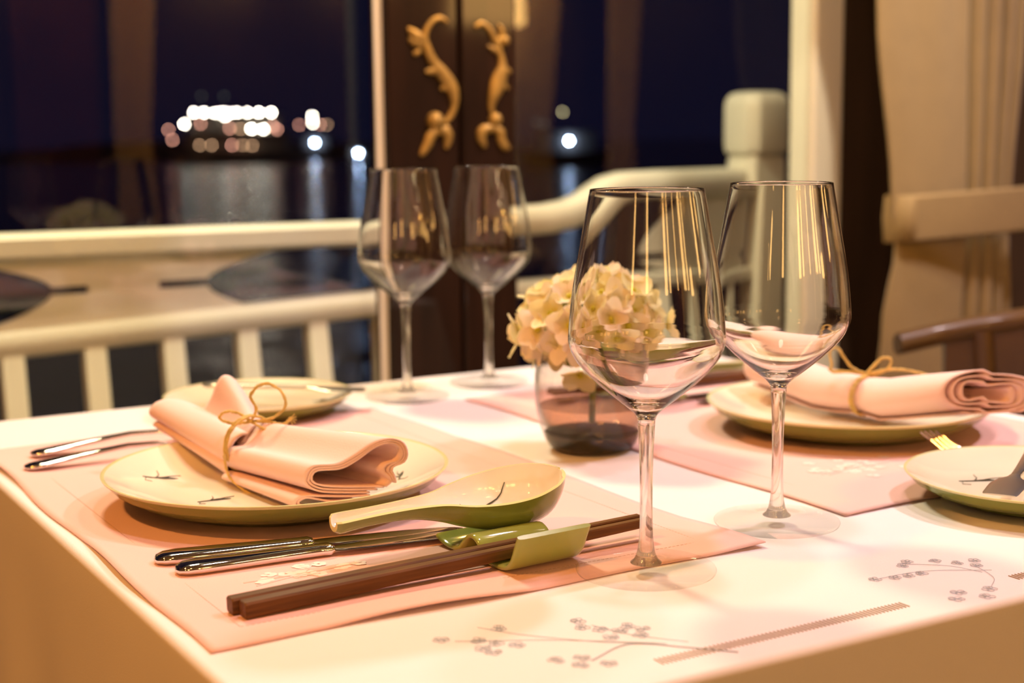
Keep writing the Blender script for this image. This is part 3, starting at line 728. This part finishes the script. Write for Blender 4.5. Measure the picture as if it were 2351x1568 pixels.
def fork(label, loc, rz):
    r = tag_f = thing('table_fork', label, 'fork', loc, rz, 'table forks')
    h = [(0, .0030, .0012, .0008), (.0015, .0032, .0060, .0016), (.006, .0036, .0088, .0022), (.016, .0044, .0092, .0022), (.045, .0075, .0062, .0020), (.085, .0108, .0036, .0019), (.110, .0098, .0030, .0018), (.124, .0052, .0042, .0016)]
    MB().loft([sec(x, z, a, b) for x, z, a, b in h]).build('handle', M['steel'], r, 50)
    hd = MB(); hd.loft([sec(x, z, a, b, e=.8) for x, z, a, b in [(.122, .0056, .0040, .0014), (.130, .0030, .0088, .0013), (.138, .0022, .0118, .0012), (.146, .0022, .0122, .0011)]])
    for k in (-1.5, -.5, .5, 1.5):
        y = k * .0068; rg = []
        for x, z, a in ((.144, .0023, .0021), (.158, .0050, .0019), (.172, .0105, .0016), (.184, .0170, .0012), (.190, .0205, .0006)):
            rg.append([(px, py + y, pz) for px, py, pz in sec(x, z, a, .0010, 8, .8)])
        hd.loft(rg)
    hd.build('fork_head', M['steel'], r, 50)
    return r
fk = fork('fork left of the bowed napkin plate, farther one nearer the window', (.270, 1.243, MZ), .02)
dup(fk, (.254, 1.194, MZ), .03, 'fork left of the bowed napkin plate, nearer that plate')
dup(fk, (.948, .668, TZ + .0004), 1.85, 'fork at the right with upturned tines beside the spreader plate')
def spreader(label, loc, rz, pitch):
    r = thing('butter_knife', label, 'knife', loc, rz, 'spreader knives'); r.rotation_euler = (0, pitch, rz)
    b = [(0, .0007, .0110, .0005), (.004, .0009, .0118, .0007), (.030, .0011, .0125, .0009), (.042, .0013, .0100, .0010), (.048, .0016, .0048, .0014), (.056, .0020, .0032, .0017)]
    MB().loft([sec(x, z, a, c, e=.85) for x, z, a, c in b]).build('blade', M['dull_steel'], r, 45)
    h = [(.055, .0020, .0032, .0017), (.075, .0024, .0040, .0020), (.110, .0030, .0062, .0024), (.140, .0034, .0082, .0026), (.152, .0034, .0076, .0024), (.157, .0034, .0030, .0010)]
    MB().loft([sec(x, z, a, c) for x, z, a, c in h]).build('handle', M['dull_steel'], r, 50)
    return r
sp = spreader('spreader knife lying on the small plate at the right edge', (.773, .668, TZ + .0205), .52, -.015)
sp2 = copy_tree(sp); sp2.location = (.596, 1.286, TZ + .0200); sp2.rotation_euler = (0, -.02, PI - .55)
sp2['label'] = 'spreader knife lying on the small plate at the far left'

# ------------------------------------------------------------------ ceramic spoons, rests and chopsticks
def china_spoon(label, loc, rz, roll=0):
    r = thing('ceramic_spoon', label, 'spoon', loc, rz, 'ceramic spoons'); r.rotation_euler = (roll, 0, rz)
    S = [(0, .0060, .0235, .0165), (.003, .0085, .0245, .0150), (.025, .0078, .0255, .0170), (.050, .0085, .0265, .0170), (.072, .0120, .0270, .0125), (.090, .0205, .0268, .0065), (.110, .0265, .0280, .0022), (.130, .0275, .0302, .0012), (.147, .0230, .0328, .0040), (.156, .0172, .0341, .0095), (.1615, .0115, .0348, .0180), (.1645, .0060, .0351, .0265), (.1655, .0015, .0352, .0335)]
    K = 14; oo = []; ii = []
    sA = spline([(q[0], q[1], q[2]) for q in S], 46); sB = spline([(q[0], q[1], q[3]) for q in S], 46)
    def zbot(x):
        for p, q in zip(sB, sB[1:]):
            if x <= q.x + 1e-9: return p.z + (q.z - p.z) * max(0, min(1, (x - p.x) / max(q.x - p.x, 1e-9)))
        return sB[-1].z
    for x, hw_, zt, zb in [(p.x, p.y, p.z, zbot(p.x)) for p in sA]:
        fl_ = x < .08
        ro, ri = [], []
        for k in range(K + 1):
            a = PI * k / K; cx_ = math.cos(a); sx_ = math.sin(a) ** (.75 if fl_ else .9)
            ro.append((x, hw_ * cx_, zt - (zt - zb) * sx_))
            ti = .0022
            ri.append((x if x < .16 else x - .0015, max(hw_ - ti, .002) * cx_, zt + .0004 - max(zt - zb - ti * 1.2, .0012) * sx_))
        oo.append(ro); ii.append(ri)
    mb = MB(); mb.loft(oo, False, False, False, 1); mb.loft(ii, False, False, False, 0)
    n = K + 1
    for a, b in zip(range(45), range(1, 46)):
        for e in (0, K):
            mb.add([oo[a][e], oo[b][e], ii[b][e], ii[a][e]], [(0, 1, 2, 3)], 2)
    for e in (0, -1):
        for k in range(K): mb.add([oo[e][k], oo[e][k + 1], ii[e][k + 1], ii[e][k]], [(0, 1, 2, 3)], 2)
    mb.build('spoon_body', [M['spoon_cream'], M['green'], M['rim']], r, 60)
    tw = MB()
    def zin(x, y):
        for p, q in zip(sA, sA[1:]):
            if x <= q.x: break
        h = max(q.y - .0022, .002); sn = math.sqrt(max(0, 1 - min(1, abs(y) / h) ** 2)) ** .9
        return q.z + .0004 - max(q.z - zbot(x) - .00264, .0012) * sn + .0003
    def ln(pts, rad):
        sp = spline([(p[0], p[1], 0) for p in pts], 14); tw.tube([(p.x, p.y, zin(p.x, p.y)) for p in sp], [q.x for q in spline([(r_, 0, 0) for r_ in rad], 14)], 5)
    zi = 0
    ln([(.098, .016), (.106, .011), (.116, .012), (.126, .014)], [.0004, .0011, .0008, .0004])
    ln([(.110, .012), (.120, .016), (.130, .019), (.136, .0225)], [.0005, .0006, .0008, .0003])
    ln([(.100, .013), (.096, .010), (.099, .007)], [.0004, .0005, .0003]); ln([(.108, .009), (.118, .009), (.124, .011)], [.0003, .0006, .0003])
    tw.build('painted_twig', M['ink'], r)
    return r
cs = china_spoon('green and cream ceramic spoon resting above the knives', (.3535, .817, TZ + .0084), math.atan2(.003, .166), .16)
dup(cs, (.962, 1.162, TZ + .0084), PI + .02, 'green and cream ceramic spoon behind the rolled napkin plate')
def spoon_rest(label, loc, rz):
    r = thing('spoon_rest', label, 'rest', loc, rz, 'ceramic spoon and chopstick rests')
    pf = spline([(.0, .054, .0060), (0, .046, .0030), (0, .036, .0020), (0, .027, .0040), (0, .019, .0115), (0, .012, .0145), (0, .005, .0120), (0, -.002, .0042), (0, -.010, .0020), (0, -.025, .0030), (0, -.032, .0085), (0, -.0365, .0175), (0, -.0400, .0250)], 44)
    rings = []; T = .0018
    for x in (-.027, -.0262, -.0235, -.01, 0, .01, .0235, .0262, .027):
        e = 1 if abs(x) < .026 else (.75 if abs(x) < .0266 else .35)
        up, dn = [], []
        for i, p in enumerate(pf):
            t = (pf[min(i + 1, 43)] - pf[max(i - 1, 0)]).normalized(); nn = V((0, -t.z, t.y)); nn = -nn if nn.z < 0 and i < 38 else nn
            nn = V((0, -t.z, t.y)) * -1
            up.append((x, p.y + nn.y * T * e, p.z + nn.z * T * e)); dn.append((x, p.y - nn.y * T * e, p.z - nn.z * T * e))
        rings.append(up + dn[::-1])
    MB().loft(rings).build('rest_body', M['lgreen'], r, 50)
    return r
sr = spoon_rest('pale green S-shaped ceramic rest between the spoon and chopsticks', (.462, .7765, MZ), .06)
dup(sr, (.850, 1.2035, MZ), PI + .05, 'pale green S-shaped ceramic rest behind the rolled napkin plate')
def chopstick(label, a, b):
    a, b = V(a), V(b); d = b - a; L = d.length
    r = thing('chopstick', label, 'chopstick', a, 0, 'brown wooden chopsticks')
    r.rotation_euler = (0, -math.asin(d.z / L), math.atan2(d.y, d.x))
    rings = []
    for t, h in ((0, .0042), (.003, .0047), (.35, .0042), (.7, .0034), (1, .0028)):
        c = h * .25
        rings.append([(L * t, y, z) for y, z in ((-h, -h + c), (-h + c, -h), (h - c, -h), (h, -h + c), (h, h - c), (h - c, h), (-h + c, h), (-h, h - c))])
    MB().loft(rings).build('shaft', M['stick'], r, 35)
    return r
chopstick('brown chopstick nearest the front table edge', (.2725, .7545, MZ + .0049), (.5545, .7650, MZ + .0118))
chopstick('brown chopstick just behind the front one in the green rest', (.2690, .7655, MZ + .0049), (.5535, .7745, MZ + .0118))
chopstick('brown chopstick behind the right plate, nearer the plate', (1.040, 1.214, MZ + .0049), (.760, 1.207, MZ + .0118))
chopstick('brown chopstick behind the right plate, nearer the window', (1.043, 1.225, MZ + .0049), (.761, 1.217, MZ + .0118))

# ------------------------------------------------------------------ napkins
def ease(t): return t * t * (3 - 2 * t)
def cloth_loft(mb, end, tie, n=14, bulge=0, N=56):
    """sheet lofted from the tied waist to its free end"""
    e = spline([v3(p) for p in end], N); t_ = spline([v3(p) for p in tie], N); rings = []
    for i in range(n + 1):
        s = i / n; k = ease(s) * .55 + s * .45
        row = []
        for a, b in zip(t_, e):
            p = a.lerp(b, k); p.z = a.z + (b.z - a.z) * (ease(s) * .5 + s * .5) + bulge * math.sin(PI * s)
            row.append(p)
        rings.append(row)
    return mb.loft(rings, False, False, False)
# -- left napkin: folded strip pinched by raffia, fanned at both ends
T = V((.385, 1.040, MZ + .0092)); uu = V((.222, -.975, 0)); vv = V((.975, .222, 0))
nk = thing('napkin', 'peach napkin tied with a raffia bow on the left plate', 'napkin', T)
E0 = V((.3795, .919, MZ + .0170)) - T
def RE(zx, zy): return E0 + R0 * ((zx - 1215) * .000102) + FH * ((zx - 1215) * .000012) + V((0, 0, (930 - zy) * .000112))
def TI(zx, zy): return vv * ((zx - 1555) / 680 * .040) + V((0, 0, .003 + max(0, (940 - zy)) / 370 * .036))
def sheet(mb, pts, **k): cloth_loft(mb, [RE(*p) for p in pts], [TI(*p) for p in pts], **k)
A = [(1735, 862), (1600, 858), (1450, 852), (1320, 838), (1262, 805), (1292, 748), (1450, 738), (1560, 690), (1680, 615), (1780, 590), (1845, 610), (1868, 660), (1840, 705), (1765, 720), (1735, 758), (1775, 800), (1790, 830), (1745, 860)]
B = [(1640, 893), (1500, 890), (1330, 878), (1245, 845), (1222, 795), (1275, 722), (1440, 712), (1560, 662), (1690, 588), (1790, 566), (1870, 592), (1896, 660), (1872, 712), (1805, 735), (1790, 765), (1810, 800), (1815, 840)]
B2 = [(1690, 876), (1500, 872), (1330, 860), (1255, 828), (1243, 798), (1285, 735), (1445, 725), (1560, 676), (1685, 602), (1785, 578), (1857, 600), (1882, 660), (1857, 708), (1788, 728), (1765, 762), (1795, 800), (1803, 836)]
Cc = [(1640, 912), (1500, 914), (1330, 906), (1220, 902), (1160, 925), (1150, 955), (1175, 975), (1235, 968)]
Dd = [(1560, 938), (1400, 942), (1300, 925), (1225, 912), (1178, 930), (1172, 950), (1200, 960)]
mb = MB()
for p in (A, B, B2, Cc, Dd): sheet(mb, p)
def LE(u, v, w_): return uu * (u / 1000) + vv * (v / 1000) + V((0, 0, w_ / 1000))
def lsheet(end, tie): cloth_loft(mb, [LE(*p) for p in end], [LE(*p) for p in tie])
# long front roll
lsheet([(-104, 20, 27), (-113, 4, 27), (-118, -9, 30), (-119, -14, 36), (-117, -9, 43), (-112, 2, 45), (-104, 14, 41), (-92, 24, 33)],
       [(0, 10, 8), (0, 0, 7), (0, -12, 8), (0, -18, 17), (0, -13, 28), (0, -4, 33), (0, 6, 30), (0, 12, 22)])
# lower layer
lsheet([(-98, 34, 25), (-110, 10, 24), (-116, -5, 24), (-118, -12, 25), (-116, -8, 28), (-108, 4, 28), (-96, 28, 28)],
       [(0, 15, 3), (0, 2, 3), (0, -14, 3), (0, -20, 7), (0, -16, 13), (0, -4, 10), (0, 12, 10)])
# rear flap that stands up in a rounded peak
lsheet([(-106, 14, 30), (-98, 16, 33), (-90, 18, 38), (-81, 20, 48), (-75, 22, 60), (-71, 26, 66), (-67, 33, 62), (-62, 42, 46), (-58, 50, 28), (-60, 56, 19), (-76, 54, 18)],
       [(0, -6, 24), (0, -3, 28), (0, 0, 32), (0, 3, 35), (0, 6, 37), (0, 9, 37), (0, 12, 34), (0, 15, 28), (0, 17, 20), (0, 17, 9), (0, 12, 5)])
lsheet([(-102, 20, 24), (-94, 22, 28), (-84, 24, 34), (-78, 27, 44), (-74, 30, 54), (-70, 35, 54), (-66, 43, 40), (-64, 48, 26), (-70, 50, 20)],
       [(0, -4, 21), (0, -1, 24), (0, 2, 28), (0, 5, 32), (0, 7, 34), (0, 10, 33), (0, 13, 28), (0, 14, 20), (0, 10, 9)])
mb.build('napkin_cloth', M['napkin'], nk, 75, solid=.0013)
def rope(mb, pts, r=.0011, n=46, closed=False, wob=.0004):
    s = spline(pts, n)
    for st in range(2):
        mb.tube([p + V((wob * math.sin(i * .9 + st * 3), wob * math.cos(i * 1.1 + st * 3), wob * math.sin(i * 1.3 + st * 2))) for i, p in enumerate(s)], r * .8, 6)
rm = MB()
ring = [LE(1.5, 22 * math.cos(a), 25.2 + 21.5 * math.sin(a)) for a in [2 * PI * k / 16 for k in range(17)]]
rope(rm, ring, n=60)
rope(rm, [p + uu * .003 for p in ring], n=60)
K_ = LE(2, 2, 42)
Wd = lambda r_, u_, d_=0: K_ + R0 * r_ / 1000 + V((0, 0, u_ / 1000)) + FH * d_ / 1000
rope(rm, [K_, Wd(4, 10), Wd(0, 20), Wd(10, 29), Wd(22, 24), Wd(26, 12), Wd(16, 3), K_], .0012)          # right loop, standing
rope(rm, [K_, Wd(-8, 6), Wd(-18, 8), Wd(-24, 3), Wd(-14, -1), K_], .0012)                                   # left loop
rope(rm, [K_, Wd(12, 0), Wd(24, -2), Wd(30, 3)], .0011); rope(rm, [K_, Wd(14, -6, -6), Wd(28, -9, -4)], .0011)
rope(rm, [LE(2, -21, 26), LE(6, -25, 18), LE(16, -27, 6), LE(36, -26, -1), LE(50, -22, -2)], .0009)     # hanging tail
for k in range(5):
    a = -1.2 + k * .5; b = LE(50, -22, -2); rm.tube([b, b + V((.006 * math.sin(a), -.007 * math.cos(a), .001 * k % .003))], .0004, 4)
    b = Wd(29, 2); rm.tube([b, b + R0 * (.005 * math.cos(a)) + V((0, 0, .005 * math.sin(a)))], .0003, 4)
rm.build('raffia_bow', M['raffia'], nk, 60)

# -- right napkin: a flattened roll tied in the middle
P0, P1 = V((.911, 1.075, 0)), V((.942, .832, 0)); ax = (P1 - P0).normalized(); sd = V((-ax.y, ax.x, 0))   # sd points right
if sd.x < 0: sd = -sd
nr = thing('napkin', 'rolled peach napkin tied with raffia on the right plate', 'napkin', V((.935, .955, MZ + .0118)))
org = nr.location; L = (P1 - P0).length
def sect(s, turn):
    """spiral section of the roll at fraction s"""
    tie = math.exp(-((s - .5) / .075) ** 2)
    hw_ = (.0285 + .006 * max(0, s - .6) * 2.5) * (1 - .30 * tie); hh = (.0185 + .001 * s) * (1 - .12 * tie)
    z0 = .0190 + .020 * max(0, s - .60) / .40 + .012 * max(0, .3 - s) / .3
    c = P0 + ax * (L * s) - org; c.z = z0; pts = []
    n = 110
    for k in range(n + 1):
        a = -PI * .65 + 2 * PI * turn * k / n; q = 1 - .66 * (k / n) ** 1.1
        x, z = hw_ * q * math.cos(a), hh * q * math.sin(a)
        if s > .8:     # opened folds at the near end
            f = (s - .8) / .2
            x += f * .010 * math.cos(a) * (1 if x > 0 else .2); z -= f * .004 * (x > 0)
            z += f * .003 * math.sin(3 * a) * (k / n)
        skew = ax * (x * .55 * max(0, s - .7) / .3)
        pts.append(c + sd * x + V((0, 0, max(z, -hh * .97))) + skew)
    return pts
mb = MB(); mb.loft([sect(i / 30, 3.4) for i in range(31)], False, False, False)
mb.build('napkin_cloth', M['napkin'], nr, 75, solid=.0013)
rm = MB()
c5 = P0 + ax * (L * .5) - org; c5.z = .0185
ring = [c5 + sd * .0212 * math.cos(a) + V((0, 0, .0178 * math.sin(a))) for a in [2 * PI * k / 16 for k in range(17)]]
rope(rm, ring, .0012, 60); rope(rm, [p + ax * .003 for p in ring], .0012, 60)
K2 = c5 + V((0, 0, .0190))
W2 = lambda r_, u_, d_=0: K2 + R0 * r_ / 1000 + V((0, 0, u_ / 1000)) + FH * d_ / 1000
rope(rm, [K2, W2(-12, 6), W2(-20, 16), W2(-26, 24), W2(-32, 20), W2(-30, 8), W2(-32, 4), W2(-14, 2), K2], .0014)
rope(rm, [K2, W2(6, 6), W2(14, 14), W2(22, 13), W2(20, 5), W2(10, 0), K2], .0014)
rope(rm, [K2, W2(24, 4), W2(46, 1), W2(62, -5), W2(70, -12)], .0014)
rope(rm, [K2, W2(-14, 2), W2(-30, 2)], .0013)
rm.build('raffia_bow', M['raffia'], nr, 60)

# ------------------------------------------------------------------ chair at the right
ch = thing('dining_chair', 'brown wooden chair with curved back behind the right plate', 'chair', (1.32, .97, 0))
rail = [(.03, .365, .748), (.09, .335, .762), (.16, .265, .782), (.205, .15, .800), (.22, 0, .808), (.205, -.15, .800), (.16, -.265, .782), (.09, -.335, .762), (.03, -.365, .748)]
rs = spline(rail, 60); rg = []
for i, p in enumerate(rs):
    t = (rs[min(i + 1, 59)] - rs[max(i - 1, 0)]).normalized(); n = V((t.y, -t.x, 0)).normalized()
    rg.append([p + n * .017 * math.cos(2 * PI * k / 14) + V((0, 0, .014 * math.sin(2 * PI * k / 14))) for k in range(14)])
MB().loft(rg).build('crest_rail', M['chair'], ch, 60)
rg = []
for i in range(4, 56):
    p = rs[i]; t = (rs[i + 1] - rs[i - 1]).normalized(); n = V((t.y, -t.x, 0)).normalized() * .007
    q = V((p.x * .97, p.y * .97, 0))
    rg.append([q + n + V((0, 0, .50)), V((p.x, p.y, p.z - .008)) + n, V((p.x, p.y, p.z - .008)) - n, q - n + V((0, 0, .50))])
MB().loft(rg).build('backrest', M['chair'], ch, 50)
MB().box((-.10, -.24, .42), (.20, .24, .46)).build('seat', M['seat'], ch, 40, bevel=.02)
for x, y in ((-.07, -.21), (-.07, .21), (.17, -.21), (.17, .21)):
    MB().loft([[(x - .02, y - .02, .42), (x + .02, y - .02, .42), (x + .02, y + .02, .42), (x - .02, y + .02, .42)], [(x * 1.08 - .014, y * 1.08 - .014, 0), (x * 1.08 + .014, y * 1.08 - .014, 0), (x * 1.08 + .014, y * 1.08 + .014, 0), (x * 1.08 - .014, y * 1.08 + .014, 0)]]).build('leg', M['chair'], ch, 30)
for y in (-.30, .30):
    MB().tube([(.13, y * .85, .44), (.12, y * .97, .62), (.115, y * 1.02, .765)], .013, 10).build('arm_post', M['chair'], ch)
